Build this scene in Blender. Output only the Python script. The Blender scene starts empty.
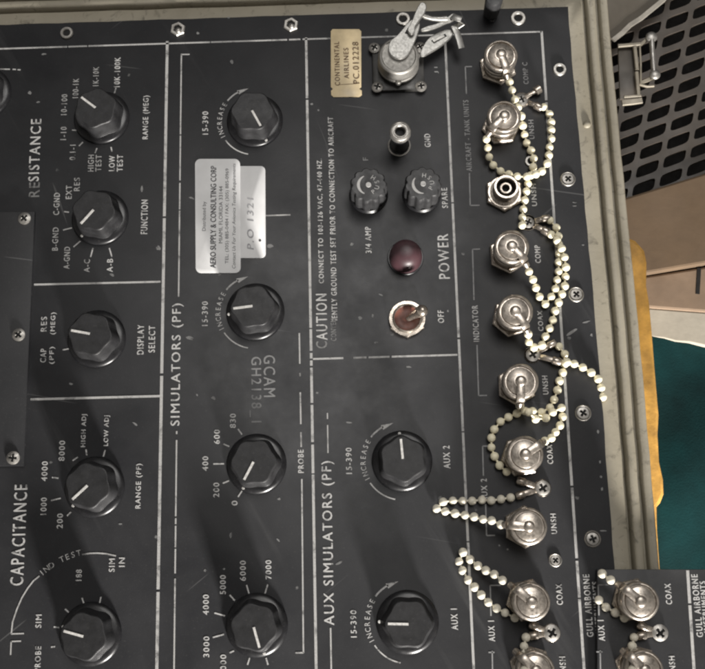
import bpy, math, random
from mathutils import Matrix, Vector

random.seed(11)
scene = bpy.context.scene
C = scene.collection
PI = math.pi
S = 0.00045            # metres for one drawing unit (about one photo pixel on the panel)

# ------------------------------------------------------------------ camera
FOC, DIST = 982.8, 1000.0
RM = (Matrix.Rotation(0.20743, 3, 'X') @ Matrix.Rotation(0.01453, 3, 'Y') @ Matrix.Rotation(-0.0270, 3, 'Z'))
cam_d = bpy.data.cameras.new('camera')
cam = bpy.data.objects.new('camera', cam_d)
C.objects.link(cam)
cam.matrix_world = Matrix.Translation((0, 0, DIST * S)) @ RM.to_4x4()
cam_d.sensor_width = 36.0
cam_d.lens = FOC / 705.0 * 36.0
cam_d.clip_start = 0.01
cam_d.clip_end = 50
scene.camera = cam

# ------------------------------------------------------------------ world, lamps, exposure
world = bpy.data.worlds.new('World')
scene.world = world
world.use_nodes = True
wn = world.node_tree
bg = wn.nodes['Background']
tc = wn.nodes.new('ShaderNodeTexCoord')
sep = wn.nodes.new('ShaderNodeSeparateXYZ')
ramp = wn.nodes.new('ShaderNodeValToRGB')
wn.links.new(tc.outputs['Generated'], sep.inputs[0])
wn.links.new(sep.outputs['Y'], ramp.inputs[0])
ramp.color_ramp.elements[0].position = 0.0
ramp.color_ramp.elements[0].color = (0.49, 0.475, 0.46, 1)
ramp.color_ramp.elements[1].position = 0.8
ramp.color_ramp.elements[1].color = (0.295, 0.29, 0.29, 1)
# the room around the bench: uneven light and dark masses
wnz = wn.nodes.new('ShaderNodeTexNoise')
wnz.inputs['Scale'].default_value = 2.6
wnz.inputs['Detail'].default_value = 2.0
wn.links.new(tc.outputs['Generated'], wnz.inputs['Vector'])
wr = wn.nodes.new('ShaderNodeValToRGB')
wr.color_ramp.elements[0].position = 0.38
wr.color_ramp.elements[0].color = (0.30, 0.29, 0.28, 1)
wr.color_ramp.elements[1].position = 0.62
wr.color_ramp.elements[1].color = (1.75, 1.70, 1.62, 1)
wn.links.new(wnz.outputs[0], wr.inputs[0])
wm = wn.nodes.new('ShaderNodeMix')
wm.data_type = 'RGBA'
wm.blend_type = 'MULTIPLY'
wm.inputs[0].default_value = 1.0
wn.links.new(ramp.outputs[0], wm.inputs[6])
wn.links.new(wr.outputs[0], wm.inputs[7])
wn.links.new(wm.outputs[2], bg.inputs[0])
bg.inputs[1].default_value = 0.385


def area(name, pos, target, size, watts, col, size_y=None):
    d = bpy.data.lights.new(name, 'AREA')
    d.energy = watts
    d.color = col
    d.size = size * S
    if size_y:
        d.shape = 'RECTANGLE'
        d.size_y = size_y * S
    o = bpy.data.objects.new(name, d)
    C.objects.link(o)
    p, t = Vector(pos) * S, Vector(target) * S
    o.location = p
    o.rotation_euler = (t - p).to_track_quat('-Z', 'Y').to_euler()
    return o


area('window_light', (760, -2500, 500), (0, 220, 0), 300, 64, (1.0, 0.96, 0.91))
area('ceiling_lamp', (430, 1300, 2700), (0, 250, 0), 1300, 9, (1.0, 0.975, 0.945))
scene.view_settings.view_transform = 'Standard'
scene.view_settings.look = 'None'
scene.view_settings.exposure = 0.0
scene.view_settings.gamma = 1.0
scene.cycles.filter_width = 2.3


# ------------------------------------------------------------------ helpers
def at(px, py, z=0.0):
    d = RM @ Vector((px - 352.5, -(py - 334.5), -FOC))
    k = (DIST - z) / -d.z
    return Vector((d.x * k, d.y * k, z))


class MB:
    def __init__(self):
        self.v, self.f, self.m = [], [], []
        self.mi = 0

    def face(self, idx):
        self.f.append(idx)
        self.m.append(self.mi)

    def add(self, vs, fs, mat=None):
        b = len(self.v)
        for p in vs:
            p = Vector(p)
            self.v.append(mat @ p if mat is not None else p)
        for f in fs:
            self.face([b + i for i in f])

    def box(self, a, b, mat=None):
        (x0, y0, z0), (x1, y1, z1) = a, b
        vs = [(x0, y0, z0), (x1, y0, z0), (x1, y1, z0), (x0, y1, z0), (x0, y0, z1), (x1, y0, z1), (x1, y1, z1), (x0, y1, z1)]
        self.add(vs, [(3, 2, 1, 0), (4, 5, 6, 7), (0, 1, 5, 4), (1, 2, 6, 5), (2, 3, 7, 6), (3, 0, 4, 7)], mat)

    def loft(self, rings, cap0=True, cap1=True, mat=None):
        """rings: lists of 3D points of one length"""
        n = len(rings[0])
        vs = [p for r in rings for p in r]
        fs = []
        for k in range(len(rings) - 1):
            for i in range(n):
                j = (i + 1) % n
                fs.append((k * n + i, k * n + j, (k + 1) * n + j, (k + 1) * n + i))
        if cap0:
            fs.append(tuple(reversed(range(n))))
        if cap1:
            fs.append(tuple(range((len(rings) - 1) * n, len(rings) * n)))
        self.add(vs, fs, mat)

    def lathe(self, prof, seg=48, mat=None, cap0=True, cap1=True, outline=None):
        rings = []
        for r, z in prof:
            rg = []
            for i in range(seg):
                a = 2 * PI * i / seg
                q = outline(a) if outline and r > 3 else 1.0
                rg.append((r * q * math.cos(a), r * q * math.sin(a), z))
            rings.append(rg)
        self.loft(rings, cap0, cap1, mat)

    def prism(self, poly, z0, z1, ch=0.0, mat=None):
        """poly counter-clockwise 2D; chamfered top edge"""
        def off(d):
            n = len(poly)
            out = []
            for i in range(n):
                p0, p1, p2 = Vector(poly[i - 1]), Vector(poly[i]), Vector(poly[(i + 1) % n])
                e1, e2 = (p1 - p0).normalized(), (p2 - p1).normalized()
                n1, n2 = Vector((-e1.y, e1.x)), Vector((-e2.y, e2.x))
                m = n1 + n2
                m = m / max(0.35, m.dot(m) / 2) if m.length > 1e-6 else n1
                out.append(p1 + m * d)
            return out
        rings = [[(p[0], p[1], z0) for p in poly]]
        if ch:
            rings.append([(p[0], p[1], z1 - ch) for p in poly])
            rings.append([(p.x, p.y, z1 - ch * 0.3) for p in off(ch * 0.3)])
            rings.append([(p.x, p.y, z1) for p in off(ch)])
        else:
            rings.append([(p[0], p[1], z1) for p in poly])
        self.loft(rings, True, True, mat)

    def tube(self, pts, r, seg=10, closed_caps=True, flat=None):
        """tube along points; r number or list; flat=(w,t) gives a strip section"""
        pts = [Vector(p) for p in pts]
        n = len(pts)
        rings = []
        up = Vector((0, 0, 1))
        last = None
        for i in range(n):
            t = (pts[min(i + 1, n - 1)] - pts[max(i - 1, 0)]).normalized()
            s = t.cross(up)
            if s.length < 0.05:
                s = last if last is not None else Vector((1, 0, 0))
            s = (s - t * s.dot(t)).normalized()
            if last is not None and s.dot(last) < 0:
                s = -s
            last = s
            u = s.cross(t).normalized()
            if flat:
                w, h = flat[0] / 2, flat[1] / 2
                c = min(w, h) * 0.5
                sec = [(-w, -h + c), (-w + c, -h), (w - c, -h), (w, -h + c), (w, h - c), (w - c, h), (-w + c, h), (-w, h - c)]
                rings.append([tuple(pts[i] + s * a + u * b) for a, b in sec])
            else:
                rr = r[i] if isinstance(r, (list, tuple)) else r
                rings.append([tuple(pts[i] + (s * math.cos(2 * PI * k / seg) + u * math.sin(2 * PI * k / seg)) * rr) for k in range(seg)])
        self.loft(rings, closed_caps, closed_caps)

    def ball(self, c, r, seg=16, rows=10, squash=1.0):
        c = Vector(c)
        prof = []
        for k in range(rows + 1):
            a = -PI / 2 + PI * k / rows
            prof.append((max(r * math.cos(a), r * 0.02), r * math.sin(a) * squash))
        self.lathe(prof, seg, Matrix.Translation(c))

    def build(self, name, mat, parent=None, loc=(0, 0, 0), rotz=0.0, smooth=35, recalc=True):
        """loc in drawing units, relative to the parent"""
        me = bpy.data.meshes.new(name)
        me.from_pydata([tuple(p * S) for p in self.v], [], self.f)
        mats = mat if isinstance(mat, (list, tuple)) else [mat]
        for m in mats:
            me.materials.append(m)
        for p, k in zip(me.polygons, self.m):
            p.material_index = min(k, len(mats) - 1)
        me.update()
        if recalc:
            import bmesh
            b = bmesh.new()
            b.from_mesh(me)
            bmesh.ops.recalc_face_normals(b, faces=b.faces)
            b.to_mesh(me)
            b.free()
        if smooth:
            me.polygons.foreach_set('use_smooth', [True] * len(me.polygons))
            me.set_sharp_from_angle(angle=math.radians(smooth))
        o = bpy.data.objects.new(name, me)
        C.objects.link(o)
        o.location = Vector(loc) * S
        o.rotation_euler = (0, 0, rotz)
        if parent:
            o.parent = parent
        return o


def tag(o, label=None, cat=None, group=None, kind=None):
    if label:
        o['label'] = label
    if cat:
        o['category'] = cat
    if group:
        o['group'] = group
    if kind:
        o['kind'] = kind
    return o


def thing(name, loc, label, cat, group=None):
    o = bpy.data.objects.new(name, None)
    C.objects.link(o)
    o.location = Vector(loc) * S
    o.empty_display_size = 0.01
    return tag(o, label, cat, group)


def dup(o, parent=None):
    c = o.copy()
    C.objects.link(c)
    c.parent = parent
    for ch in list(o.children):
        dup(ch, c)
    return c


# ------------------------------------------------------------------ materials
def mat_new(name):
    m = bpy.data.materials.new(name)
    m.use_nodes = True
    nt = m.node_tree
    return m, nt, nt.nodes['Principled BSDF']


def noise(nt, scale, detail=4.0, rough=0.6, dist=0.0, coord='Object', stretch=None):
    t = nt.nodes.new('ShaderNodeNewGeometry')
    coord = 'Position'
    n = nt.nodes.new('ShaderNodeTexNoise')
    n.inputs['Scale'].default_value = scale
    n.inputs['Detail'].default_value = detail
    n.inputs['Roughness'].default_value = rough
    n.inputs['Distortion'].default_value = dist
    if stretch:
        mp = nt.nodes.new('ShaderNodeMapping')
        mp.vector_type = 'TEXTURE'
        mp.inputs['Scale'].default_value = [1 / q for q in stretch[:3]]
        if len(stretch) > 3:
            mp.inputs['Rotation'].default_value = (0, 0, stretch[3])
        nt.links.new(t.outputs[coord], mp.inputs[0])
        nt.links.new(mp.outputs[0], n.inputs['Vector'])
    else:
        nt.links.new(t.outputs[coord], n.inputs['Vector'])
    return n


def rampn(nt, src, stops):
    r = nt.nodes.new('ShaderNodeValToRGB')
    els = r.color_ramp.elements
    while len(els) < len(stops):
        els.new(0.5)
    for e, (p, c) in zip(els, stops):
        e.position = p
        e.color = (*c, 1) if len(c) == 3 else c
    nt.links.new(src, r.inputs[0])
    return r


def mix(nt, fac, a, b):
    n = nt.nodes.new('ShaderNodeMix')
    n.data_type = 'RGBA'
    if isinstance(fac, float):
        n.inputs[0].default_value = fac
    else:
        nt.links.new(fac, n.inputs[0])
    for v, i in ((a, 6), (b, 7)):
        if isinstance(v, tuple):
            n.inputs[i].default_value = (*v, 1)
        else:
            nt.links.new(v, n.inputs[i])
    return n.outputs[2]


def simple(name, col, rough=0.5, metal=0.0, var=0.25, scale=300, bump=0.0, rvar=0.12, coat=0.0, bscale=None):
    m, nt, p = mat_new(name)
    n = noise(nt, scale)
    lo = tuple(c * (1 - var) for c in col)
    hi = tuple(min(1, c * (1 + var)) for c in col)
    r = rampn(nt, n.outputs[0], [(0.3, lo), (0.7, hi)])
    nt.links.new(r.outputs[0], p.inputs['Base Color'])
    n2 = noise(nt, scale * 0.6, 3)
    rr = rampn(nt, n2.outputs[0], [(0.3, (max(0, rough - rvar),) * 3), (0.7, (min(1, rough + rvar),) * 3)])
    nt.links.new(rr.outputs[0], p.inputs['Roughness'])
    p.inputs['Metallic'].default_value = metal
    p.inputs['Coat Weight'].default_value = coat
    if bump:
        n3 = noise(nt, bscale or scale * 4, 3)
        b = nt.nodes.new('ShaderNodeBump')
        b.inputs['Strength'].default_value = bump
        b.inputs['Distance'].default_value = 0.0003
        nt.links.new(n3.outputs[0], b.inputs['Height'])
        nt.links.new(b.outputs[0], p.inputs['Normal'])
    return m


def make_panel_paint(name, k=1.0):
    m, nt, p = mat_new(name)
    n1 = noise(nt, 22, 6, 0.62, 0.6)
    base = rampn(nt, n1.outputs[0], [(0.30, (0.0118 * k, 0.0122 * k, 0.0140 * k)), (0.72, (0.0225 * k, 0.0227 * k, 0.0245 * k))])
    # fine dust
    n2 = noise(nt, 900, 3, 0.7)
    dust = rampn(nt, n2.outputs[0], [(0.60, (0, 0, 0)), (0.86, (0.22,) * 3)])
    c1 = mix(nt, dust.outputs[0], base.outputs[0], (0.16, 0.155, 0.145))
    # long faint rub marks
    n3 = noise(nt, 60, 4, 0.6, 0.2, stretch=(1.0, 0.09, 1, 0.5))
    rub = rampn(nt, n3.outputs[0], [(0.63, (0, 0, 0)), (0.76, (0.16,) * 3)])
    c2 = mix(nt, rub.outputs[0], c1, (0.14, 0.14, 0.14))
    # fine straight scratches
    for rot, sx in ((0.35, 260), (-0.9, 330), (1.4, 300)):
        nn = noise(nt, sx, 2, 0.5, 0.0, stretch=(1.0, 0.03, 1, rot))
        sc = rampn(nt, nn.outputs[0], [(0.735, (0, 0, 0)), (0.76, (0.30,) * 3)])
        c2 = mix(nt, sc.outputs[0], c2, (0.16, 0.16, 0.16))
    # chipped specks
    t = nt.nodes.new('ShaderNodeTexCoord')
    vo = nt.nodes.new('ShaderNodeTexVoronoi')
    vo.inputs['Scale'].default_value = 62
    nt.links.new(t.outputs['Object'], vo.inputs['Vector'])
    nz = noise(nt, 520, 2)
    ad = nt.nodes.new('ShaderNodeMath')
    ad.operation = 'MULTIPLY_ADD'
    ad.inputs[1].default_value = 0.16
    nt.links.new(nz.outputs[0], ad.inputs[0])
    nt.links.new(vo.outputs['Distance'], ad.inputs[2])
    ch = rampn(nt, ad.outputs[0], [(0.105, (1, 1, 1)), (0.135, (0, 0, 0))])
    sel = nt.nodes.new('ShaderNodeSeparateColor')
    nt.links.new(vo.outputs['Color'], sel.inputs[0])
    gt = nt.nodes.new('ShaderNodeMath')
    gt.operation = 'GREATER_THAN'
    gt.inputs[1].default_value = 0.72
    nt.links.new(sel.outputs[0], gt.inputs[0])
    mu = nt.nodes.new('ShaderNodeMath')
    mu.operation = 'MULTIPLY'
    nt.links.new(ch.outputs[0], mu.inputs[0])
    nt.links.new(gt.outputs[0], mu.inputs[1])
    mu2 = nt.nodes.new('ShaderNodeMath')
    mu2.operation = 'MULTIPLY'
    mu2.inputs[1].default_value = 0.6
    nt.links.new(mu.outputs[0], mu2.inputs[0])
    c3 = mix(nt, mu2.outputs[0], c2, (0.20, 0.20, 0.195))
    nt.links.new(c3, p.inputs['Base Color'])
    n4 = noise(nt, 35, 5, 0.65)
    rr = rampn(nt, n4.outputs[0], [(0.3, (0.40,) * 3), (0.7, (0.56,) * 3)])
    nt.links.new(rr.outputs[0], p.inputs['Roughness'])
    p.inputs['Specular IOR Level'].default_value = 0.36
    n5 = noise(nt, 1500, 3)
    b = nt.nodes.new('ShaderNodeBump')
    b.inputs['Strength'].default_value = 0.12
    b.inputs['Distance'].default_value = 0.0002
    nt.links.new(n5.outputs[0], b.inputs['Height'])
    nt.links.new(b.outputs[0], p.inputs['Normal'])
    return m


def make_print(name, col, wear=0.5, scale=260):
    """aged silkscreen ink, worn through to the paint in places"""
    m, nt, p = mat_new(name)
    n1 = noise(nt, scale, 5, 0.7, 0.3)
    w = rampn(nt, n1.outputs[0], [(0.34, (wear,) * 3), (0.48, (0, 0, 0))])
    n2 = noise(nt, 1400, 2)
    tone = rampn(nt, n2.outputs[0], [(0.3, tuple(c * 0.8 for c in col)), (0.7, col)])
    nt.links.new(mix(nt, w.outputs[0], tone.outputs[0], (0.03, 0.03, 0.031)), p.inputs['Base Color'])
    p.inputs['Roughness'].default_value = 0.6
    return m


def make_nickel(name, col, rough, grime):
    m, nt, p = mat_new(name)
    n = noise(nt, 420, 5, 0.65)
    r = rampn(nt, n.outputs[0], [(0.34, tuple(c * grime for c in col)), (0.62, col)])
    nt.links.new(r.outputs[0], p.inputs['Base Color'])
    p.inputs['Metallic'].default_value = 0.9
    n2 = noise(nt, 900, 4)
    rr = rampn(nt, n2.outputs[0], [(0.3, (rough - 0.08,) * 3), (0.7, (rough + 0.12,) * 3)])
    nt.links.new(rr.outputs[0], p.inputs['Roughness'])
    n3 = noise(nt, 2600, 2)
    b = nt.nodes.new('ShaderNodeBump')
    b.inputs['Strength'].default_value = 0.15
    b.inputs['Distance'].default_value = 0.0001
    nt.links.new(n3.outputs[0], b.inputs['Height'])
    nt.links.new(b.outputs[0], p.inputs['Normal'])
    return m


M = {}
M['panel'] = make_panel_paint('black panel paint')
M['cover'] = make_panel_paint('cover plate paint', 0.75)
M['ink'] = make_print('white ink', (0.46, 0.455, 0.445), 0.9)
M['line'] = make_print('grey border ink', (0.40, 0.395, 0.385), 0.7, 120)
M['faint'] = make_print('faded grey ink', (0.20, 0.20, 0.20), 0.12)
M['dim'] = make_print('dim bracket ink', (0.24, 0.24, 0.24), 0.7)
M['worn'] = make_print('worn ink', (0.17, 0.17, 0.168), 1.0, 420)
M['knob'] = simple('black knob plastic', (0.012, 0.012, 0.013), 0.52, 0, 0.35, 260, 0.12, 0.1)
M['skirt'] = simple('black skirt plastic', (0.008, 0.008, 0.009), 0.33, 0, 0.3, 260, 0.0, 0.08)
M['rubber'] = simple('fuse cap plastic', (0.022, 0.022, 0.023), 0.5, 0, 0.3, 300, 0.15)
for key in ('knob', 'skirt', 'rubber'):
    nt_ = M[key].node_tree
    p_ = nt_.nodes['Principled BSDF']
    p_.inputs['Specular IOR Level'].default_value = 0.4
    src = p_.inputs['Base Color'].links[0].from_socket
    d_ = rampn(nt_, noise(nt_, 1100, 3, 0.7).outputs[0], [(0.60, (0, 0, 0)), (0.80, (0.20,) * 3)])
    nt_.links.new(mix(nt_, d_.outputs[0], src, (0.16, 0.155, 0.145)), p_.inputs['Base Color'])
M['pointer'] = simple('pointer paint', (0.50, 0.49, 0.47), 0.6, 0, 0.3, 900)
M['nickel'] = make_nickel('dull nickel', (0.50, 0.445, 0.385), 0.29, 0.55)
M['nickel_cap'] = make_nickel('warm nickel cap', (0.49, 0.44, 0.385), 0.33, 0.66)
M['steel'] = make_nickel('screw steel', (0.38, 0.365, 0.34), 0.46, 0.72)
M['alum'] = make_nickel('cast aluminium', (0.285, 0.28, 0.265), 0.42, 0.82)
M['alum_dull'] = make_nickel('oxidised cast aluminium', (0.30, 0.29, 0.27), 0.58, 0.85)
M['hole'] = simple('grime in recess', (0.008, 0.008, 0.008), 0.8, 0, 0.2)  # grime in screw slots; elsewhere the shade of holes put into the colour
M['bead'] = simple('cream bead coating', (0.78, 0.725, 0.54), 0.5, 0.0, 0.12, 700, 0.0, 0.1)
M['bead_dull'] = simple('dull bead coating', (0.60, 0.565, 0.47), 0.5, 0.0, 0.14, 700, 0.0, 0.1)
M['paper'] = simple('white label paper', (0.66, 0.66, 0.66), 0.55, 0, 0.06, 120)
M['tape'] = simple('aged yellow tape', (0.56, 0.45, 0.27), 0.5, 0, 0.14, 140)
M['tape_pale'] = simple('pale tape end', (0.60, 0.52, 0.38), 0.5, 0, 0.1, 140)
M['ink_dark'] = simple('dark label ink', (0.035, 0.035, 0.04), 0.6, 0, 0.3, 600)
M['ink_brown'] = simple('brown stamp ink', (0.10, 0.055, 0.02), 0.6, 0, 0.4, 600)
M['ink_pencil'] = simple('pencil', (0.27, 0.27, 0.28), 0.6, 0, 0.2, 600)
M['dark_metal'] = simple('dark connector flange', (0.032, 0.031, 0.029), 0.42, 0.3, 0.3, 300)
M['lamp_red'] = simple('dark red lens', (0.046, 0.021, 0.025), 0.45, 0, 0.2, 200, 0, 0.05)
M['boot_red'] = simple('red boot', (0.11, 0.036, 0.022), 0.55, 0, 0.4, 300)
M['teal'] = simple('teal fabric', (0.0020, 0.019, 0.020), 0.95, 0, 0.5, 22, 0.6, bscale=900)
M['teal'].node_tree.nodes['Principled BSDF'].inputs['Specular IOR Level'].default_value = 0.15
M['tan'] = simple('tan board', (0.105, 0.069, 0.040), 0.88, 0, 0.12, 50, 0.25)
M['beige'] = simple('beige board', (0.18, 0.125, 0.083), 0.85, 0, 0.14, 60, 0.25)
M['pale'] = simple('pale ledge', (0.33, 0.30, 0.245), 0.85, 0, 0.14, 60, 0.3)
M['yellow'] = simple('yellow wood', (0.47, 0.25, 0.048), 0.8, 0, 0.38, 90, 0.6, bscale=300)
M['mesh'] = simple('grey brown steel', (0.042, 0.034, 0.027), 0.55, 0.0, 0.2, 90)
M['edge'] = simple('bright worn edge', (0.27, 0.25, 0.215), 0.5, 0.3, 0.2, 200)
M['void'] = simple('dark crate inside', (0.004, 0.003, 0.0025), 0.95, 0, 0.3)  # near-black puts interior shade into the colour; also used for the board mark
M['flap'] = simple('grey flap', (0.095, 0.082, 0.064), 0.7, 0, 0.15, 60)
M['latch_mid'] = simple('latch metal', (0.165, 0.145, 0.11), 0.45, 0.3, 0.25, 160)
M['latch_dark'] = simple('dark latch plate', (0.05, 0.042, 0.033), 0.5, 0.2, 0.2, 90)
M['floor'] = simple('dusty floor', (0.10, 0.085, 0.07), 0.8, 0, 0.3, 20)


def make_case():
    m, nt, p = mat_new('olive case paint')
    n = noise(nt, 18, 6, 0.6, 0.4)
    r = rampn(nt, n.outputs[0], [(0.3, (0.215, 0.193, 0.145)), (0.7, (0.31, 0.282, 0.22))])
    n2 = noise(nt, 140, 6, 0.72, 1.0)
    st = rampn(nt, n2.outputs[0], [(0.55, (0, 0, 0)), (0.70, (0.75,) * 3)])
    c = mix(nt, st.outputs[0], r.outputs[0], (0.075, 0.066, 0.048))
    n3 = noise(nt, 260, 4, 0.7)
    sc = rampn(nt, n3.outputs[0], [(0.66, (0, 0, 0)), (0.74, (0.5,) * 3)])
    c = mix(nt, sc.outputs[0], c, (0.34, 0.32, 0.27))
    nt.links.new(c, p.inputs['Base Color'])
    p.inputs['Roughness'].default_value = 0.55
    n4 = noise(nt, 500, 4)
    b = nt.nodes.new('ShaderNodeBump')
    b.inputs['Strength'].default_value = 0.25
    b.inputs['Distance'].default_value = 0.0003
    nt.links.new(n4.outputs[0], b.inputs['Height'])
    nt.links.new(b.outputs[0], p.inputs['Normal'])
    return m


M['case'] = make_case()

# ------------------------------------------------------------------ setting: floor under everything
FLOOR = -330
f = MB()
f.add([(-6000, -6000, FLOOR), (6000, -6000, FLOOR), (6000, 6000, FLOOR), (-6000, 6000, FLOOR)], [(0, 1, 2, 3)])
tag(f.build('floor', M['floor'], smooth=0, recalc=False), kind='structure')

# ------------------------------------------------------------------ transit case
PX0, PX1, PY0, PY1 = -640, 234, -420, 577      # panel rectangle, drawing units


def bow(x, y):
    """the right edge of panel and rim is not quite straight"""
    if x < 200:
        return x
    t = max(0.0, min(1.0, (540 - y) / 380))
    return x + 4.0 * t * t * (3 - 2 * t)


case = thing('equipment_case', (PX1 + 20, PY0, FLOOR), 'olive grey painted metal case with ribbed rim framing the black panel', 'case')
cl = Vector((PX1 + 20, PY0, FLOOR))


def rim_ring(prof):
    """prof: (outward offset, z); closed mitred ring round the panel, subdivided with tiny dents"""
    rings = []
    rnd = random.Random(5)
    dent = {}
    for d, z in prof:
        pts = []
        x0, x1, y0, y1 = PX0 - d, PX1 + d, PY0 - d, PY1 + d
        cs = [(x0, y0), (x1, y0), (x1, y1), (x0, y1)]
        for k in range(4):
            a, b = Vector(cs[k]), Vector(cs[(k + 1) % 4])
            for i in range(40):
                t = i / 40
                q = a.lerp(b, t)
                key = (k, i)
                if key not in dent:
                    dent[key] = rnd.uniform(-0.5, 0.5) if i else 0
                nrm = Vector(((b - a).normalized().y, -(b - a).normalized().x))
                q = q + nrm * dent[key] * 0.5
                pts.append((bow(q.x, q.y), q.y, z + dent[key] * 0.4))
        rings.append(pts)
    return rings


b = MB()
b.loft(rim_ring([(-6, -14), (-1, -9), (0.5, -7), (16, -6.5), (17.4, -8), (17.9, -19), (21.6, -19), (22.4, -6.5), (24, -5), (30, -5), (31.4, -6.2),
                 (32.0, -16), (35.9, -16), (36.6, -7), (38, -5.6), (44.2, -5.6), (45.6, -7.5), (46, -12)]), False, False)
b.build('rim', M['case'], case, -cl, smooth=50)
b = MB()
b.loft(rim_ring([(45.2, -12), (45.2, FLOOR + 1)]), False, False)
b.build('side_wall', M['case'], case, -cl)
for px, py in ((586.8, 124.5),):
    b = MB()
    r = 4.4 if py == 124.5 else 2.2
    b.lathe([(r, 0), (r, 0.8), (r * 0.8, 2.2), (r * 0.4, 3), (0.2, 3.2)], 20)
    b.build('rivet', M['case'], case, at(px, py, -6.7) - cl)
# dark lid peg on the top rim
b = MB()
b.lathe([(5.5, 0), (5.5, 3), (8.5, 6), (9.5, 34), (8.5, 37), (0.1, 37.5)], 28)
b.lathe([(3.2, 0), (3.2, 2.4), (1.8, 3.2), (1.8, 2.0), (0.1, 2.0)], 20, Matrix.Translation((1.5, -6, 0)))
tag(b.build('lid_peg', M['rubber'], case, at(490.5, 15.5, -0.2) - cl), 'black rubber peg on the upper rim')
# latch on the right wall
LZ = -46
latch = MB()
A = [at(x, y, LZ) for x, y in ((618, 43), (637, 43), (641, 98), (620, 99))]
latch.prism([(p.x, p.y) for p in (A[3], A[2], A[1], A[0])], LZ - 3, LZ, 0.8)
la = latch.build('latch', M['latch_dark'], case, -cl)
g = MB()
for pts, w in ((((618, 46), (628, 45), (640, 44)), 4), (((634.5, 45), (636, 60), (637, 70)), 4.5), (((636.5, 72), (637.5, 84), (638.5, 96)), 4.5), (((624, 97), (632, 96.5), (641, 96)), 3.5),
               (((622, 103), (632, 102), (642, 100.5)), 7), (((639.5, 84.5), (647, 86.5), (654, 86)), 2.6), (((639.5, 44), (640.5, 64), (640.5, 84)), 2.4), (((640, 45), (646, 40), (652, 38)), 4),
               (((641, 83), (648, 80), (655, 76)), 5)):
    g.tube([at(x, y, LZ + 5 + 0.3 * i) for i, (x, y) in enumerate(pts)], 1, flat=(w, 3))
g.build('latch_bracket', M['latch_mid'], la)
g = MB()
g.tube([at(651.5, 37, LZ + 9), at(652.5, 55, LZ + 9), at(654, 74, LZ + 9)], 3.0, 12)
g.ball(at(651.5, 37, LZ + 9), 6.6, squash=0.5)
g.ball(at(655, 74.5, LZ + 9), 6.2, squash=0.6)
g.build('latch_pin', M['steel'], la)

# ------------------------------------------------------------------ background things beside the case
BZ = -170


def slab(name, pts, z1, z0, m, ch=2.0, parent=None, loc=None):
    q = [at(x, y, z1) for x, y in pts]
    c = Vector((sum(p.x for p in q) / len(q), sum(p.y for p in q) / len(q), z0))
    poly = [(p.x - c.x, p.y - c.y) for p in q]
    ar = sum(poly[i][0] * poly[(i + 1) % len(poly)][1] - poly[(i + 1) % len(poly)][0] * poly[i][1] for i in range(len(poly)))
    if ar < 0:
        poly.reverse()
    b = MB()
    b.prism(poly, 0, z1 - z0, ch)
    return b.build(name, m, parent, loc if loc is not None else c, smooth=18)


# slotted steel crate lid
crate = thing('slotted_crate', at(690, 100, FLOOR), 'dark steel crate with rows of slanted slots beside the case latch', 'crate')
cr = at(690, 100, FLOOR)
pl = MB()
va, vb = Vector((27.2, -10.0)), Vector((3.7, -18.6))
o0 = Vector((643.7, 187.3))
NP = 24


def rrect_pt(t):
    """rounded parallelogram slot outline, t in 0..1, in (va, vb) lattice units; and matching outer cell point"""
    a = 2 * PI * t
    cx, cy = math.cos(a), math.sin(a)
    k = max(abs(cx), abs(cy))
    outer = (cx / k * 0.5, cy / k * 0.5)
    p = 5.0
    den = (abs(cx) ** p + abs(cy) ** p) ** (1 / p)
    inner = (cx / den * 0.405, cy / den * 0.335)
    return outer, inner


for i in range(-4, 7):
    for j in range(0, 15):
        cc = o0 + va * i + vb * j
        if cc.x < 585 or cc.x > 800 or cc.y < -90:
            continue
        ring = []
        for zz in (BZ, BZ - 7):
            for which in (0, 1):
                ring.append([])
                for k in range(NP):
                    e = rrect_pt(k / NP)[which]
                    q = cc + va * e[0] + vb * e[1]
                    w = at(q.x, q.y, BZ)
                    ring[-1].append((w.x - cr.x, w.y - cr.y, zz - cr.z))
        pl.loft([ring[0], ring[1], ring[3], ring[2]], False, False)
pl.build('slotted_plate', M['mesh'], crate, smooth=50)
fl = [(o0 + va * -4.5 + vb * -0.5), (o0 + va * 6.6 + vb * -0.5), (o0 + va * 6.6 + vb * 14.5), (o0 + va * -4.5 + vb * 14.5)]
slab('crate_body', [(p.x, p.y) for p in fl], BZ - 95, FLOOR, M['void'], 1, crate, at(0, 0, 0) * 0 + (lambda q: Vector((sum(p.x for p in q) / 4 - cr.x, sum(p.y for p in q) / 4 - cr.y, 0)))([at(p.x, p.y, BZ - 95) for p in fl]))  # solid near-black block gives the shade seen through the slots
# pale edged flap over the crate corner
flap = slab('metal_flap', [(585, -40), (690, -40), (662, 1), (640, 18), (621, 33), (600, 44)], BZ + 32, BZ + 26, M['flap'], 1.5)
tag(flap, 'grey metal flap with a bright worn edge above the slotted crate', 'flap')
g = MB()
fc = Vector(flap.location) / S
pts = [at(x, y, BZ + 33) - fc for x, y in ((613, 40), (622, 33), (630, 25), (641, 18), (652, 9), (663, 0), (680, -22))]
g.tube(pts, 1, flat=(6.5, 3))
g.build('worn_edge', M['edge'], flap)
tag(slab('tan_box', [(598, 206), (640, 193), (780, 150), (790, 238), (706, 263), (600, 281)], BZ + 8, FLOOR, M['tan'], 3), 'smooth tan brown box between slotted crate and beige board', 'box')
bb = slab('beige_board', [(600, 283), (706, 266.5), (800, 250), (800, 312), (705, 312), (600, 304)], BZ - 4, FLOOR, M['beige'], 3)
tag(bb, 'beige board with a short dark notch, below the tan box', 'board')
g = MB()
n0 = at(699, 268, BZ - 4) - Vector(bb.location) / S
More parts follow.
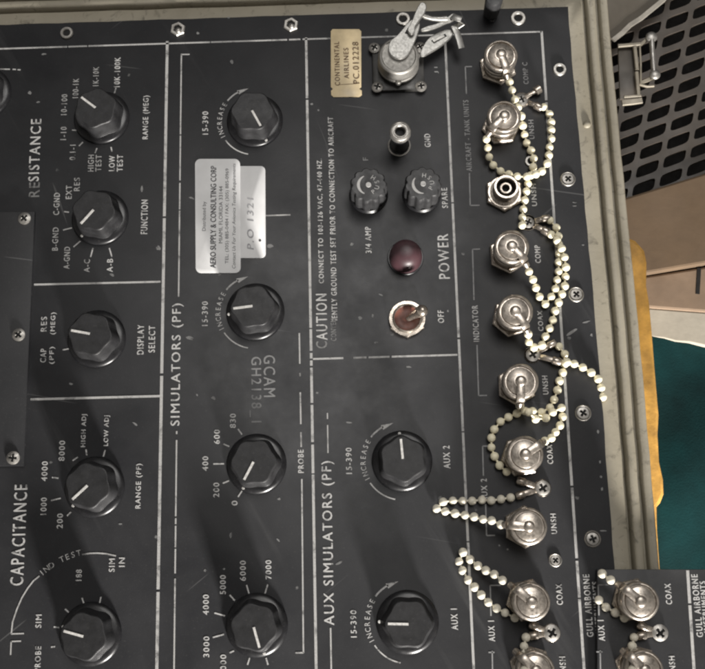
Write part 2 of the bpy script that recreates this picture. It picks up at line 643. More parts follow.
n1 = at(697.5, 294, BZ - 4) - Vector(bb.location) / S
g.tube([n0 + Vector((0, 0, 0.2)), (n0 + n1) / 2 + Vector((0, 0, 0.2)), n1 + Vector((0, 0, 0.2))], 1, flat=(5, 1.2))
g.build('notch', M['void'], bb)  # thin dark strip laid on the board's top
tag(slab('pale_ledge', [(600, 305), (705, 313), (800, 313), (800, 358), (760, 351), (730, 349), (706, 345.5), (690, 342), (676, 341), (664, 338), (655, 337), (600, 331)], BZ - 7, FLOOR, M['pale'], 1.2), 'pale worn ledge between beige board and teal cushion', 'ledge')

# teal cushion: softly domed slab
tq = [at(x, y, BZ - 20) for x, y in ((600, 320), (655, 324), (706, 328), (830, 336), (830, 760), (600, 760))]
tcx = Vector((sum(p.x for p in tq) / 6, sum(p.y for p in tq) / 6, FLOOR))
b = MB()
NX, NY = 26, 40
vs, fs = [], []
for j in range(NY + 1):
    for i in range(NX + 1):
        u, v = i / NX, j / NY
        top = tq[0].lerp(tq[3], u)
        bot = tq[5].lerp(tq[4], u)
        p = top.lerp(bot, v)
        z = 150 + 4.5 * math.sin(u * 9 + v * 5) * math.sin(v * 9 + 1) - 14 * v * v - 16 * u * u
        vs.append((p.x - tcx.x, p.y - tcx.y + 2 * math.sin(u * 14), z))
for j in range(NY):
    for i in range(NX):
        k = j * (NX + 1) + i
        fs.append((k, k + 1, k + NX + 2, k + NX + 1))
b.add(vs, fs)
tag(b.build('teal_cushion', M['teal'], None, tcx, smooth=60), 'dark teal fabric cushion lying beside the case', 'cushion')

# yellow plank edge hugging the case wall
yl = [(626, 236), (636, 240), (645, 250), (647.5, 262), (647, 285), (650, 302), (652.5, 330), (655, 362), (657.5, 392), (659.5, 415), (658.5, 434), (660, 462), (664, 480),
      (664.5, 494), (661, 503), (657.5, 507), (658, 530), (660, 560), (664, 620), (668, 700), (650, 700), (640, 560), (632, 400), (624, 280)]
tag(slab('yellow_board', yl, -95, FLOOR, M['yellow'], 4), 'yellow wooden board with a ragged edge against the case side', 'board')

# ------------------------------------------------------------------ instrument panel
panel = thing('instrument_panel', (0, 200, 0), 'black electronic test panel with knobs, connectors and white markings set in the olive case', 'panel')
pc = Vector((0, 200, 0))
out = []
rnd = random.Random(3)
cor = [(PX0, PY0), (PX1, PY0), (PX1, PY1), (PX0, PY1)]
for k in range(4):
    a, c = Vector(cor[k]), Vector(cor[(k + 1) % 4])
    for i in range(46):
        q = a.lerp(c, i / 46)
        j = rnd.uniform(-0.5, 0.5) if i > 1 else 0
        out.append((bow(q.x, q.y) + (j if k in (1, 3) else 0), q.y + (j if k in (0, 2) else 0)))
b = MB()
b.prism(out, -9, 0, 0.9)
b.build('face_plate', M['panel'], panel, -pc)


class Print:
    """flat silkscreen marks lying on a surface"""

    def __init__(self, z, dx=0.0, dy=0.0):
        self.mb, self.z, self.dx, self.dy = MB(), z, dx, dy

    def P(self, px, py):
        return at(px + self.dx, py + self.dy, self.z)

    def line(self, p0, p1, w):
        a, c = self.P(*p0), self.P(*p1)
        t = (c - a).normalized()
        n = Vector((-t.y, t.x, 0)) * w / 2
        self.mb.add([a - n, c - n, c + n, a + n], [(0, 1, 2, 3)])

    def path(self, pts, w):
        q = [self.P(*p) for p in pts]
        L, R = [], []
        for i in range(len(q)):
            t = (q[min(i + 1, len(q) - 1)] - q[max(i - 1, 0)]).normalized()
            n = Vector((-t.y, t.x, 0)) * w / 2
            L.append(q[i] + n)
            R.append(q[i] - n)
        n = len(q)
        self.mb.add(R + L, [(i, i + 1, n + i + 1, n + i) for i in range(n - 1)])

    def broken(self, p0, p1, w, gaps):
        """gaps: list of (t0, t1) along the line left unprinted"""
        t = 0.0
        L = lambda u: (p0[0] + (p1[0] - p0[0]) * u, p0[1] + (p1[1] - p0[1]) * u)
        for g0, g1 in sorted(gaps) + [(1.0, 1.0)]:
            if g0 > t:
                self.line(L(t), L(g0), w)
            t = g1

    def glyphs(self, s, fit=None, bold=0.0, sp=1.0):
        cu = bpy.data.curves.new('t', 'FONT')
        cu.body = s
        cu.fill_mode = 'FRONT'
        cu.resolution_u = 3
        cu.offset = bold
        cu.space_character = sp
        ob = bpy.data.objects.new('t', cu)
        C.objects.link(ob)
        dg = bpy.context.evaluated_depsgraph_get()
        me = ob.evaluated_get(dg).to_mesh()
        vs = [v.co.copy() for v in me.vertices]
        fs = [tuple(p.vertices) for p in me.polygons]
        ob.evaluated_get(dg).to_mesh_clear()
        bpy.data.objects.remove(ob)
        bpy.data.curves.remove(cu)
        return vs, fs

    def text(self, s, cx, y0, y1, h, ang=90, bold=0.0, shear=0.0, sp=1.22, dbl=0.38):
        """text filling the pixel span y0..y1 (reading upwards for ang=90), letter height h"""
        vs, fs = self.glyphs(s, bold=bold, sp=sp)
        if not vs:
            return
        x0, x1 = min(v.x for v in vs), max(v.x for v in vs)
        b0, b1 = min(v.y for v in vs), max(v.y for v in vs)
        c = self.P(cx, (y0 + y1) / 2)
        L = (self.P(cx, y0) - self.P(cx, y1)).length
        hh = (self.P(cx - h / 2, (y0 + y1) / 2) - self.P(cx + h / 2, (y0 + y1) / 2)).length
        R = Matrix.Rotation(math.radians(ang), 3, 'Z')
        pts = []
        for v in vs:
            y = (v.y - (b0 + b1) / 2) * hh / (b1 - b0)
            x = (v.x - (x0 + x1) / 2) * L / (x1 - x0) + shear * y
            pts.append(c + R @ Vector((x, y, 0)))
        self.mb.add(pts, fs)
        if dbl:
            o = R @ Vector((dbl, dbl * 0.7, 0)) + Vector((0, 0, 0.03))
            self.mb.add([p + o for p in pts], fs)

    def arc_text(self, s, center, r, a0, a1, h, wscale=1.0):
        """letters along a circle from angle a0 to a1 (degrees, clockwise reading), feet towards the centre"""
        c = self.P(*center)
        k = 1.0 / 0.95
        for i, ch in enumerate(s):
            if ch == ' ':
                continue
            a = math.radians(a0 + (a1 - a0) * i / (len(s) - 1))
            vs, fs = self.glyphs(ch)
            x0, x1 = min(v.x for v in vs), max(v.x for v in vs)
            sc = h / 0.69
            R = Matrix.Rotation(a - PI / 2, 3, 'Z')
            p = c + Vector((math.cos(a), math.sin(a), 0)) * r
            self.mb.add([p + R @ Vector(((v.x - (x0 + x1) / 2) * sc * wscale, v.y * sc - h / 2, 0)) for v in vs], fs)

    def arc(self, center, r, a0, a1, w, n=16):
        c = self.P(*center)
        q = [c + Vector((math.cos(math.radians(a0 + (a1 - a0) * i / n)), math.sin(math.radians(a0 + (a1 - a0) * i / n)), 0)) * r for i in range(n + 1)]
        L, R = [], []
        for i, p in enumerate(q):
            nn = (p - c).normalized() * w / 2
            L.append(p + nn)
            R.append(p - nn)
        self.mb.add(R + L, [(i, i + 1, n + 2 + i, n + 1 + i) for i in range(n)])

    def poly(self, pts):
        self.mb.add([self.P(*p) for p in pts], [tuple(range(len(pts)))])

    def disc(self, px, py, r, n=16):
        c = self.P(px, py)
        self.mb.add([c + Vector((math.cos(2 * PI * i / n) * r, math.sin(2 * PI * i / n) * r, 0)) for i in range(n)], [tuple(range(n))])

    def build(self, name, m, parent, off):
        return self.mb.build(name, m, parent, off, smooth=0, recalc=False)


# border lines
pr = Print(0.25)
pr.broken((167.3, 41), (156.4, 690), 3.1, [(0.512, 0.516), (0.845, 0.849), (0.27, 0.273)])
pr.broken((306.1, 37.5), (316.5, 690), 2.7, [(0.093, 0.0955), (0.48, 0.4835), (0.492, 0.495), (0.503, 0.506), (0.56, 0.563), (0.62, 0.624), (0.668, 0.67), (0.445, 0.447)])
pr.broken((445.3, 43), (474.7, 690), 2.5, [(0.246, 0.248), (0.455, 0.458), (0.60, 0.602), (0.77, 0.772)])
pr.broken((541.6, 31), (585.5, 690), 2.7, [(0.105, 0.108), (0.69, 0.693), (0.80, 0.804), (0.86, 0.862)])
pr.broken((-30, 49.7), (541.5, 31.6), 1.9, [(0.17, 0.172), (0.205, 0.207), (0.555, 0.558), (0.578, 0.582), (0.42, 0.4215)])
pr.line((34, 284.6), (160.5, 281.7), 2.1)
pr.line((30.5, 399.4), (159.8, 396.1), 2.4)
pr.broken((313, 359), (457.4, 354.8), 2.0, [(0.21, 0.28), (0.37, 0.385), (0.53, 0.545)])
pr.build('border_lines', M['line'], panel, -pc)

# thin bracket lines
pr = Print(0.25)
W = 1.5
pr.line((180.8, 54.4), (189.6, 54.3), W)
pr.broken((181.4, 54.4), (178.6, 296.6), W, [(0.33, 0.335), (0.52, 0.53), (0.64, 0.645)])
pr.broken((176.7, 431), (173.8, 690), W, [(0.012, 0.035), (0.33, 0.336), (0.36, 0.366), (0.45, 0.455), (0.55, 0.57)])
pr.line((265.4, 215.6), (290.4, 214.8), 1.6)
pr.broken((299.3, 333), (301.2, 447), W, [(0.27, 0.35), (0.38, 0.52), (0.80, 0.87)])
pr.line((301.8, 479), (303.4, 653), W)
pr.line((295.5, 653), (303.6, 652.8), W)
pr.broken((327.4, 413), (328, 453), 1.2, [(0.15, 0.3)])
pr.line((330.6, 628), (331.6, 690), W)
for x0, x1, y in ((0, 10, 69), (12.5, 16, 69.2), (17.5, 20.5, 69.6)):
    pr.line((x0, y), (x1, y + 0.2), 1.5)
pr.path([(11.3, 634), (12.6, 622), (17, 609), (21.8, 598), (27.6, 588.5), (33.4, 581), (39.5, 576)], 1.4)
pr.path([(82, 554.6), (90, 553.4), (97.5, 553.2), (106, 553.8), (116, 556)], 1.4)
pr.line((11, 634), (24, 633.6), 1.3)
pr.line((10.7, 641.6), (21, 641.2), 1.3)
pr.line((11.2, 641), (10.6, 655), 1.3)
pr.build('bracket_lines', M['line'], panel, -pc)
pr = Print(0.25)
for pts in ([(472, 66.4), (465.3, 66.6), (466.4, 94)], [(469.4, 173), (470.2, 205.4), (479.6, 205.2)],
            [(480, 249), (472.5, 249.3), (474, 300)], [(477, 345), (478.6, 395.6), (487, 395.4)],
            [(488, 446), (482.6, 446.2), (483.4, 476)], [(485.6, 504), (486.6, 535.6), (495, 535.4)],
            [(500.7, 585.3), (490.2, 585.5), (491, 616)], [(492.2, 651), (492.8, 690)]):
    for a, c in zip(pts, pts[1:]):
        pr.line(a, c, 1.3)
pr.line((488.5, 652.5), (494.5, 652.5), 1.3)
pr.text('AIRCRAFT - TANK UNITS', 467.6, 100, 171, 5.4)
pr.text('COMP C', 525.6, 62.5, 84, 5)
pr.text('UNSH', 531.5, 120, 139, 5)
pr.text('J1', 436.6, 67, 73.5, 4)
pr.text('F', 365.6, 157.5, 160.5, 5)
pr.build('bracket_lettering', M['dim'], panel, -pc)

# lettering
pr = Print(0.25)
T = pr.text
T('SISTANCE', 35, 119, 181, 10.4)
T('RANGE (MEG)', 146.5, 95.7, 139, 7)
for s, cx, y0, y1 in (('10K-100K', 117.4, 57.5, 87), ('1K-10K', 96, 67, 86), ('100-1K', 75.8, 78.6, 98), ('10-100', 64.3, 94.5, 115), ('1-10', 63.6, 127, 140),
                      ('0.1-1', 72.8, 145, 160), ('HIGH', 91, 155, 171.5), ('TEST', 98.6, 155, 171.5), ('LOW', 112, 156, 171), ('TEST', 120, 155, 171.5),
                      ('C-GND', 56.7, 193, 215), ('EXT', 69, 185.5, 199), ('RES', 77, 178, 191), ('B-GND', 55.4, 227.6, 250.6), ('A-GND', 67, 247, 269),
                      ('A-C', 87, 259.5, 272.3), ('A-B', 110, 259, 272), ('RES', 44, 317, 331.5), ('(MEG)', 53.6, 312.7, 334.5), ('CAP', 43.4, 349, 362.5),
                      ('(PF)', 52.3, 347, 364), ('HIGH ADJ', 84.3, 414.5, 447), ('LOW ADJ', 107, 415.7, 446), ('8000', 62, 441, 461), ('4000', 44.7, 461.7, 481.3),
                      ('1000', 43.8, 498, 515), ('200', 60, 514, 528.6), ('SIM', 38.7, 615, 628), ('PROBE', 38, 646.7, 672), ('SIM', 112, 559, 572), ('IN', 122, 558, 567),
                      ('188', 79, 570, 581), ('15-390', 205.4, 111.6, 134.5), ('15-390', 205, 301.7, 326),
                      ('830', 233, 414, 428), ('600', 217, 430, 444), ('400', 205.4, 456.6, 471), ('200', 216.4, 483, 497.5), ('0', 234.7, 501, 505.6),
                      ('7000', 268.6, 560.5, 579.4), ('6000', 243, 561, 581), ('5000', 223, 575.5, 594.4), ('4000', 206, 595, 615), ('3000', 206.5, 636.8, 657.4),
                      ('2000', 223.4, 655, 676), ('15-390', 349, 448, 474), ('15-390', 353.7, 610.5, 637.6)):
    T(s, cx, y0, y1, 5.8)
T('FUNCTION', 144.5, 200, 234, 6.6)
T('DISPLAY', 140.7, 325, 354.5, 6.4)
T('SELECT', 152, 326, 352.5, 6.4)
T('RANGE (PF)', 139.2, 464, 508.5, 6.6)
T('CAPACITANCE', 19, 484.5, 585, 13)
pr.arc_text('IND TEST', (95, 638), 84, 131, 103, 5.6, 1.0)
T('SIMULATORS (PF)', 177.3, 303, 425, 11.6)
T('PROBE', 301, 450, 473, 5.6)
T('AUTION', 321.7, 294, 340, 11)
T('CONNECT TO 108-126 VAC, 47-440 HZ.', 320.8, 158, 282.5, 5.6)
T('IENTLY GROUND TEST SET PRIOR TO CONNECTION TO AIRCRAFT', 332.6, 115, 318, 5.4)
T('GND', 427.6, 134, 147, 6)
T('3/4 AMP', 368.4, 227, 253, 5.8)
T('SPARE', 444.8, 188, 208, 5.8)
T('POWER', 443.7, 234, 278.7, 10.8)
T('OFF', 441, 310.6, 323, 6)
T('AUX 2', 446.8, 446, 468.6, 6.6)
T('AUX 1', 454.5, 609, 630, 6.6)
T('AUX SIMULATORS (PF)', 329.4, 460, 624, 13)
for cen in ((255.5, 121), (255.5, 312), (402, 461), (407.5, 622)):
    pr.arc_text('INCREASE', cen, 39.5, 206, 149, 5.2, 0.86)
    pr.arc(cen, 39.5, 141, 117, 1.7)
    c = pr.P(*cen)
    tip = [c + Vector((math.cos(math.radians(a)), math.sin(math.radians(a)), 0)) * r for a, r in ((101, 39.5), (119, 42), (119, 36.6))]
    pr.mb.add(tip, [(0, 1, 2)])
    pr.arc(cen, 39, 213, 258, 1.3)
T('INDICATOR', 475.8, 305.5, 341.7, 5.8)
T('AUX 2', 484.4, 479, 502, 6)
T('AUX 1', 491.7, 621, 641.6, 6.2)
T('UNSH', 534, 184, 206, 5)
T('COMP', 537.8, 245.5, 263, 5.4)
T('COAX', 540.5, 311, 331, 5)
T('UNSH', 545.4, 376, 394.5, 5.4)
T('COAX', 550, 445, 464, 5.6)
T('UNSH', 553.8, 514, 534, 5.6)
T('COAX', 559.5, 584.5, 605, 6)
T('UNSH', 563, 657, 677, 6)
T('GULL AIRBORNE', 588.3, 574.6, 636.8, 6.4)
T('INSTRUMENTS', 597, 582, 633, 6)
# scale ticks
for q in ((114.5, 93, 116, 87.5), (72, 130, 77, 130.3), (79, 146, 83, 142), (95, 153, 97, 148), (112, 151.5, 111, 147),
          (64, 211.6, 69, 212.2), (63, 230, 72, 227.8), (73.5, 247, 80.4, 241), (90.6, 257, 93, 248), (112, 257, 109.3, 248),
          (62.5, 350, 69, 348.8), (86.8, 455.5, 86, 449.5), (103.4, 456.6, 105.2, 450), (72.5, 460.8, 78, 457), (52, 477.4, 58.5, 478.2),
          (51, 500.6, 60.7, 498.3), (67, 516, 71, 512), (82, 598, 84, 604), (101, 597, 99.4, 604), (65, 609, 68.5, 612.3), (53.7, 627, 59, 627.6), (51, 647.2, 55, 646.7),
          (238, 429, 242, 434.6), (223.5, 444, 229.2, 446.6), (213.3, 464, 224, 463.8), (222.8, 483.4, 229, 480.8), (238, 497, 242, 491),
          (267.8, 584.5, 265, 593.6), (246.6, 585, 249, 593.6), (229.7, 595, 234.7, 600.6), (214.4, 613, 225, 616), (212.7, 637.6, 224, 634.5), (229.7, 653, 234, 651),
          (247.5, 665, 249.7, 658), (266, 658, 268, 665)):
    pr.line(q[:2], q[2:], 1.4)
pr.build('lettering', M['ink'], panel, -pc)
pr = Print(0.25)
pr.text('RE', 34.4, 182.5, 197, 10.4)
pr.text('C', 321.7, 341.5, 348.5, 11)
pr.text('CONVEN', 333.6, 319, 341, 5.4)
pr.build('worn_lettering', M['worn'], panel, -pc)
# paint chips and smears
pr = Print(0.2)
crnd = random.Random(21)
for cx, cy, l, w, a in ((190, 338, 9, 4, 20), (197, 395, 4, 2, 60), (213, 398, 5, 3.4, 30), (311.8, 104, 3.4, 2.4, 0), (318.5, 110, 2.4, 2, 0), (352, 244, 3, 4, 70), (381, 295, 5, 2, 20),
                        (360, 318, 4, 4, 0), (373, 316, 3, 4.4, 0), (376, 342.5, 4, 2, 0), (408.5, 367, 6, 2, 10), (158, 248, 6, 5, 40), (232, 62, 4, 4, 0), (198, 33, 3, 3, 0),
                        (228.5, 17.5, 4, 1.6, 0), (270, 246, 8, 4, 10), (192, 198, 7, 2.4, 20), (349, 422.5, 8, 2.2, 10), (317, 393, 3, 2, 0), (205, 570.5, 4, 3, 0), (224, 569, 3, 2, 0),
                        (279, 499, 3, 3, 0), (499.5, 545.6, 2.4, 2.4, 0), (507.5, 549.4, 2.6, 2.4, 0), (586, 322, 9, 2, -12), (572, 332, 14, 3, -35), (569, 338, 4, 3, 0), (591.5, 335, 3, 4, 0),
                        (574.5, 202.5, 5, 1.2, 0), (574.5, 206, 5, 1.2, 0), (112, 275, 6, 3, 30), (12, 256, 3, 2, 0), (135, 424, 8, 2.4, 40), (71, 384, 4, 3, 0), (30, 93, 4, 4, 0), (38, 102, 4, 2, 0),
                        (44, 54, 6, 2.4, 0), (120, 524, 5, 2, 0), (142, 189, 3, 7, 0), (598, 431.5, 2.6, 5, 0), (600, 462, 2.4, 3, 0), (601, 477, 2.4, 3, 0), (602, 489, 2.4, 4, 0), (603, 531, 9, 1.6, 0),
                        (583, 245, 3, 2, 0), (463, 254, 4, 3, 0), (278, 540, 5, 2, 50), (231, 535, 3, 6, 10), (448, 311, 2, 3, 0), (339, 563, 8, 3, -30)):
    n = 9
    ca, sa = math.cos(math.radians(a)), math.sin(math.radians(a))
    pts = []
    for i in range(n):
        t = -2 * PI * i / n
        q = crnd.uniform(0.6, 1.15)
        x, y = l / 2 * q * math.cos(t), w / 2 * q * math.sin(t)
        pts.append((cx + x * ca - y * sa, cy + x * sa + y * ca))
    pr.poly(pts)
pr.build('paint_chips', M['worn'], panel, -pc)
pr = Print(0.3)
pr.text('GCAM', 269.3, 355, 396.6, 11.5, -90)
pr.text('GH2138_1', 255.4, 356.5, 422, 11.5, -90)
tag(pr.build('faded_lettering', M['faint'], panel, -pc), 'faint grey serial lettering running downwards')

# raised cover plate
CZ = 4.5
q = [at(x, y, CZ) for x, y in ((-120, 466.5), (23.6, 466), (34.6, 211.6), (-120, 213))]
b = MB()
b.prism([(p.x, p.y) for p in q], 0.1, CZ, 0.7)
cover = b.build('cover_plate', M['cover'], panel, -pc)


# ------------------------------------------------------------------ repeated part builders
def make_screw(name, r, parent, loc, rot, h=3.2, cup=False):
    """pan head with cross recess"""
    b = MB()
    NA, NR = 48, 12
    rows = [[(r * 0.98 * math.cos(2 * PI * i / NA), r * 0.98 * math.sin(2 * PI * i / NA), 0) for i in range(NA)]]
    rads = [1.0, 0.985, 0.94, 0.84, 0.72, 0.62, 0.56, 0.48, 0.40, 0.30, 0.2, 0.12, 0.02]

    if cup:
        rads = [1.0, 0.985, 0.95, 0.88, 0.80, 0.765, 0.75, 0.73, 0.71, 0.66, 0.6, 0.54, 0.48, 0.40, 0.30, 0.2, 0.12, 0.02]

    def rec(x, y):
        w, l = (0.12 * r, 0.42 * r) if cup else (0.15 * r, 0.58 * r)
        return (abs(x) < w and abs(y) < l) or (abs(y) < w and abs(x) < l)
    for k in rads:
        z = h * (0.45 + 0.55 * (1 - k ** 2.2)) if k < 0.99 else h * 0.3
        if cup:
            z = h * 0.55 * (1 - ((k - 0.88) / 0.16) ** 2) if k > 0.755 else (h * 0.05 if k > 0.725 else h * (0.5 + 0.2 * (1 - (k / 0.71) ** 2)))
        row = []
        for i in range(NA):
            a = 2 * PI * i / NA
            x, y = k * r * math.cos(a), k * r * math.sin(a)
            zz = z - (h * 0.62 if rec(x, y) else 0)
            row.append((x, y, zz))
        rows.append(row)
    b.loft(rows, True, True)
    me_f = b.f
    for i, fc_ in enumerate(me_f):
        c = sum((b.v[j] for j in fc_), Vector()) / len(fc_)
        if i > NA * 2 and rec(c.x, c.y):
            b.m[i] = 1
    return b.build(name, [M['steel'], M['hole']], parent, loc, rot)


scr_proto = {}


def screw(px, py, z, r, parent, poff, rot=None, cup=False):
    rot = random.uniform(0, PI / 2) if rot is None else rot
    p = at(px, py, z) - poff
    key = (round(r, 1), cup)
    if key not in scr_proto:
        scr_proto[key] = make_screw('screw', r, parent, p, rot, cup=cup)
        return scr_proto[key]
    o = scr_proto[key].copy()
    C.objects.link(o)
    o.parent = parent
    o.location = p * S
    o.rotation_euler = (0, 0, rot)
    return o


for px, py in ((24.8, 218.7), (19, 335), (13.5, 458)):
    screw(px, py, CZ, 6.8, cover, Vector((0, 0, 0)))


def eyelet(px, py, hexed=False, r=7.0):
    b = MB()
    b.lathe([(r * 0.97, 0), (r, 1.2), (r * 0.9, 2.3), (r * 0.62, 2.4), (r * 0.52, 1.6), (r * 0.5, 0.3)], 6 if hexed else 32, cap0=False, cap1=False, mat=Matrix.Rotation(0.4, 4, 'Z'))
    b.mi = 1
    b.lathe([(r * 0.5, 0.3), (0.05, 0.25)], 32, cap0=False)
    b.mi = 0
    if hexed:
        b.ball((r * 0.1, -r * 0.3, 1.5), r * 0.42, 14, 8)
    return b.build('eyelet', [M['steel'], M['hole']], panel, at(px, py) - pc)


for px, py, hx, r in ((67, 33.3, False, 7.4), (178, 29.4, True, 8.8), (291, 25, True, 8.8), (403, 19.4, False, 8), (518, 18.4, False, 8.4), (559.5, 69.8, False, 7.4)):
    eyelet(px, py, hx, r)
for px, py, r in ((567.8, 179.2, 8.2), (576, 294.6, 8.2), (583, 413.2, 8.4), (592.5, 539, 8.4), (555.2, 560.3, 6.6)):
    screw(px, py, 0, r, panel, pc, cup=True)
b = MB()
b.lathe([(4.2, 0.3), (0.05, 0.3)], 24, cap0=False)
b.build('screw_hole', M['hole'], panel, at(546, 421.6) - pc)  # flat disc; the hole's shade is put into its colour


def hexish(a):
    # six flats, slightly hollow, with rounded corners
    s = math.cos(6 * a)
    return 1.0 - 0.062 * (1 - s) / 2 * 1.6


def make_knob(loc, ang, parent):
    b = MB()
    b.lathe([(26, 5.3), (25.6, 7), (23.6, 23), (23.0, 25.6), (22.4, 26.5), (21.6, 26.8), (3.1, 26.8), (0.1, 26.8)], 96, outline=hexish)
    k = b.build('knob', M['knob'], parent, loc, ang, smooth=14)
    b = MB()
    b.lathe([(30.4, 0.1), (30.6, 1.6), (30.0, 3.0), (28.4, 4.0), (25.6, 5.4), (0.1, 5.6)], 72)
    b.build('skirt', M['skirt'], k, smooth=40)
    b = MB()
    b.box((0.0, -1.15, 26.3), (19.6, 1.15, 27.2))
    b.build('pointer_line', M['pointer'], k, smooth=0)
    b = MB()
    b.lathe([(1.5, 4.6), (1.5, 5.3), (0.1, 5.4)], 16, Matrix.Translation((27.4, 0, -0.5)))
    b.build('pointer_dot', M['pointer'], k)
    return k


kn = [((102, 118), (-13.6, 11)), ((100.5, 218), (-14.8, -17)), ((97, 339), (-20.5, 4.3)), ((95, 487), (-17.6, -16)), ((91, 634), (-22.3, 6.5)),
      ((255, 121), (10.2, -20)), ((255.5, 312), (-20, -2)), ((256.6, 464), (-11.6, -21.6)), ((257, 625), (7, -24.6)), ((402, 461), (-1.6, 25)), ((407.5, 622), (-26, 1)), ((-16, 93), (-20, 12))]
k0 = None
for (px, py), (dx, dy) in kn:
    loc = at(px, py) - pc
    a = math.atan2(dy, dx)
    if k0 is None:
        k0 = make_knob(loc, a, panel)
    else:
        k = dup(k0, panel)
        k.location = loc * S
        k.rotation_euler = (0, 0, a)

# ------------------------------------------------------------------ fuse holders
def lobes(n, d):
    return lambda a: 1.0 - d * (0.5 - 0.5 * math.cos(n * a)) ** 1.6


f0 = None
for px, py, rot in ((368.6, 195.6, 0.2), (421.6, 194.6, 0.45)):
    loc = at(px, py) - pc
    if f0 is None:
        b = MB()
        b.lathe([(18.5, 4), (19.6, 6), (19.6, 30), (18.8, 32), (17.8, 32.7), (3.1, 32.7), (0.1, 32.7)], 132, outline=lobes(11, 0.105))
        f0 = b.build('fuse_cap', M['rubber'], panel, loc, 0, smooth=16)
        b = MB()
        b.lathe([(20.5, 0.1), (20.8, 2), (19, 4.4), (0.1, 4.4)], 48)
        b.build('fuse_base', M['skirt'], f0)
        b = MB()
        z = 33.0
        b.lathe([(2.9, z), (2.7, z + 0.5), (0.05, z + 0.5)], 20)
        n = 14
        R_, L_ = [], []
        for i in range(n + 1):
            a = math.radians(115 + 130 * i / n)
            wv = 1.5 * math.sin(PI * (i + 1.5) / (n + 3))
            R_.append((math.cos(a) * (10.5 - wv), math.sin(a) * (10.5 - wv), z))
            L_.append((math.cos(a) * (10.5 + wv), math.sin(a) * (10.5 + wv), z))
        b.add(R_ + L_, [(i, i + 1, n + 2 + i, n + 1 + i) for i in range(n)])
        for i, ch in enumerate('PUSH'):
            a = math.radians(-58 + i * 38)
            vs, fs = pr.glyphs(ch)
            x0, x1 = min(v.x for v in vs), max(v.x for v in vs)
            Rz = Matrix.Rotation(a + PI / 2, 3, 'Z')
            p = Vector((math.cos(a), math.sin(a), 0)) * 9.2
            b.add([p + Rz @ Vector(((v.x - (x0 + x1) / 2) * 6.6, (v.y - 0.34) * 6.6, 0)) + Vector((0, 0, z)) for v in vs], fs)
        b.build('cap_marking', M['line'], f0, smooth=0, recalc=False)
    else:
        f1 = dup(f0, panel)
        f1.location = loc * S
        f1.rotation_euler = (0, 0, rot)

# pilot lamp
b = MB()
b.lathe([(19, 0.1), (19, 1.4), (18.4, 2.2), (17.0, 2.2)], 48, cap1=False)
pl_ = b.build('lamp_bezel', M['skirt'], panel, at(405.5, 258) - pc)
b = MB()
b.lathe([(17.4, 2.0), (17.2, 8), (16.4, 13), (14.2, 18), (10.4, 21.8), (5.5, 23.6), (0.1, 24)], 48, mat=None)
tag(b.build('lamp_lens', M['lamp_red'], pl_), 'unlit dark red domed lens')

# toggle switch
b = MB()
ringo = [(math.cos(PI / 3 * i + 0.52), math.sin(PI / 3 * i + 0.52)) for i in range(6)]
b.loft([[(x * 20, y * 20, 0.1) for x, y in ringo], [(x * 20, y * 20, 4.4) for x, y in ringo], [(x * 18.6, y * 18.6, 5.6) for x, y in ringo]], True, False)
b.lathe([(18.6, 5.4), (15.6, 5.6), (14.6, 8), (13.6, 8.4), (13, 7.2)], 48, cap0=False, cap1=False)
ts = b.build('toggle_switch', M['nickel'], panel, at(407, 319.5) - pc)
b = MB()
b.lathe([(14.4, 7.4), (11.5, 6.0), (7, 5.2), (4, 6.2), (0.1, 6.4)], 40, cap0=False)
b.build('boot', M['boot_red'], ts)
b = MB()
tip = at(422, 310.8, 22) - at(407, 319.5)
d = Vector((tip.x, tip.y, 22))
st = Vector((1, 0, 6))
b.tube([st, st.lerp(d, 0.35), st.lerp(d, 0.7), st.lerp(d, 0.88), st.lerp(d, 0.97), st.lerp(d, 1.0)], [3.4, 3.8, 4.8, 6.3, 6.6, 5.0], 20)
b.ball(d - Vector((0, 0, 0.6)), 6.2, 20, 12)
b.build('lever', M['nickel'], ts, smooth=50)

# ground binding post
b = MB()
b.lathe([(10.6, 0.1), (10.8, 3), (9.6, 4), (9.2, 26), (9.9, 28), (9.9, 33)], 40)
gp = b.build('binding_post', M['skirt'], panel, at(399.2, 146) - pc)
b = MB()
b.lathe([(10.6, 33), (11.2, 34), (11.2, 39.4), (10.4, 40.6), (9, 40.9), (8.4, 39.6), (7.6, 39.6), (7.2, 40.8), (6.2, 40.8), (5.4, 40.2), (5.0, 33)], 24, cap0=False, cap1=False)
b.mi = 1
b.lathe([(5.5, 33.5), (0.05, 33.5)], 24, cap0=False)
b.build('post_cap', [M['steel'], M['hole']], gp, smooth=50)
b = MB()
b.lathe([(12.4, 0.1), (12.4, 1.6), (11, 2.2)], 40, cap1=False)
b.build('post_washer', M['steel'], gp)

# power inlet flange
bp0 = at(398, 68.5)
b = MB()
ow = []
for cx, cy, a0 in ((21, 21, 0), (-21, 21, 90), (-21, -21, 180), (21, -21, 270)):
    for i in range(6):
        a = math.radians(a0 + i * 18)
        ow.append((cx + 7 * math.cos(a), cy + 7 * math.sin(a)))
b.prism(ow, 0.1, 5, 0.8)
fl_ = b.build('inlet_flange', M['dark_metal'], panel, bp0 - pc)
b = MB()
b.lathe([(20.5, 5), (20.5, 16), (19, 17)], 48)
b.build('inlet_shell', M['dark_metal'], fl_)
for px, py in ((374.4, 48.4), (377.4, 87.4), (421, 86.6), (420, 47.5)):
    screw(px, py, 5.1, 6.2, fl_, bp0)

# ------------------------------------------------------------------ coaxial connectors in the column
HEX = [(math.cos(PI / 3 * i), math.sin(PI / 3 * i)) for i in range(6)]


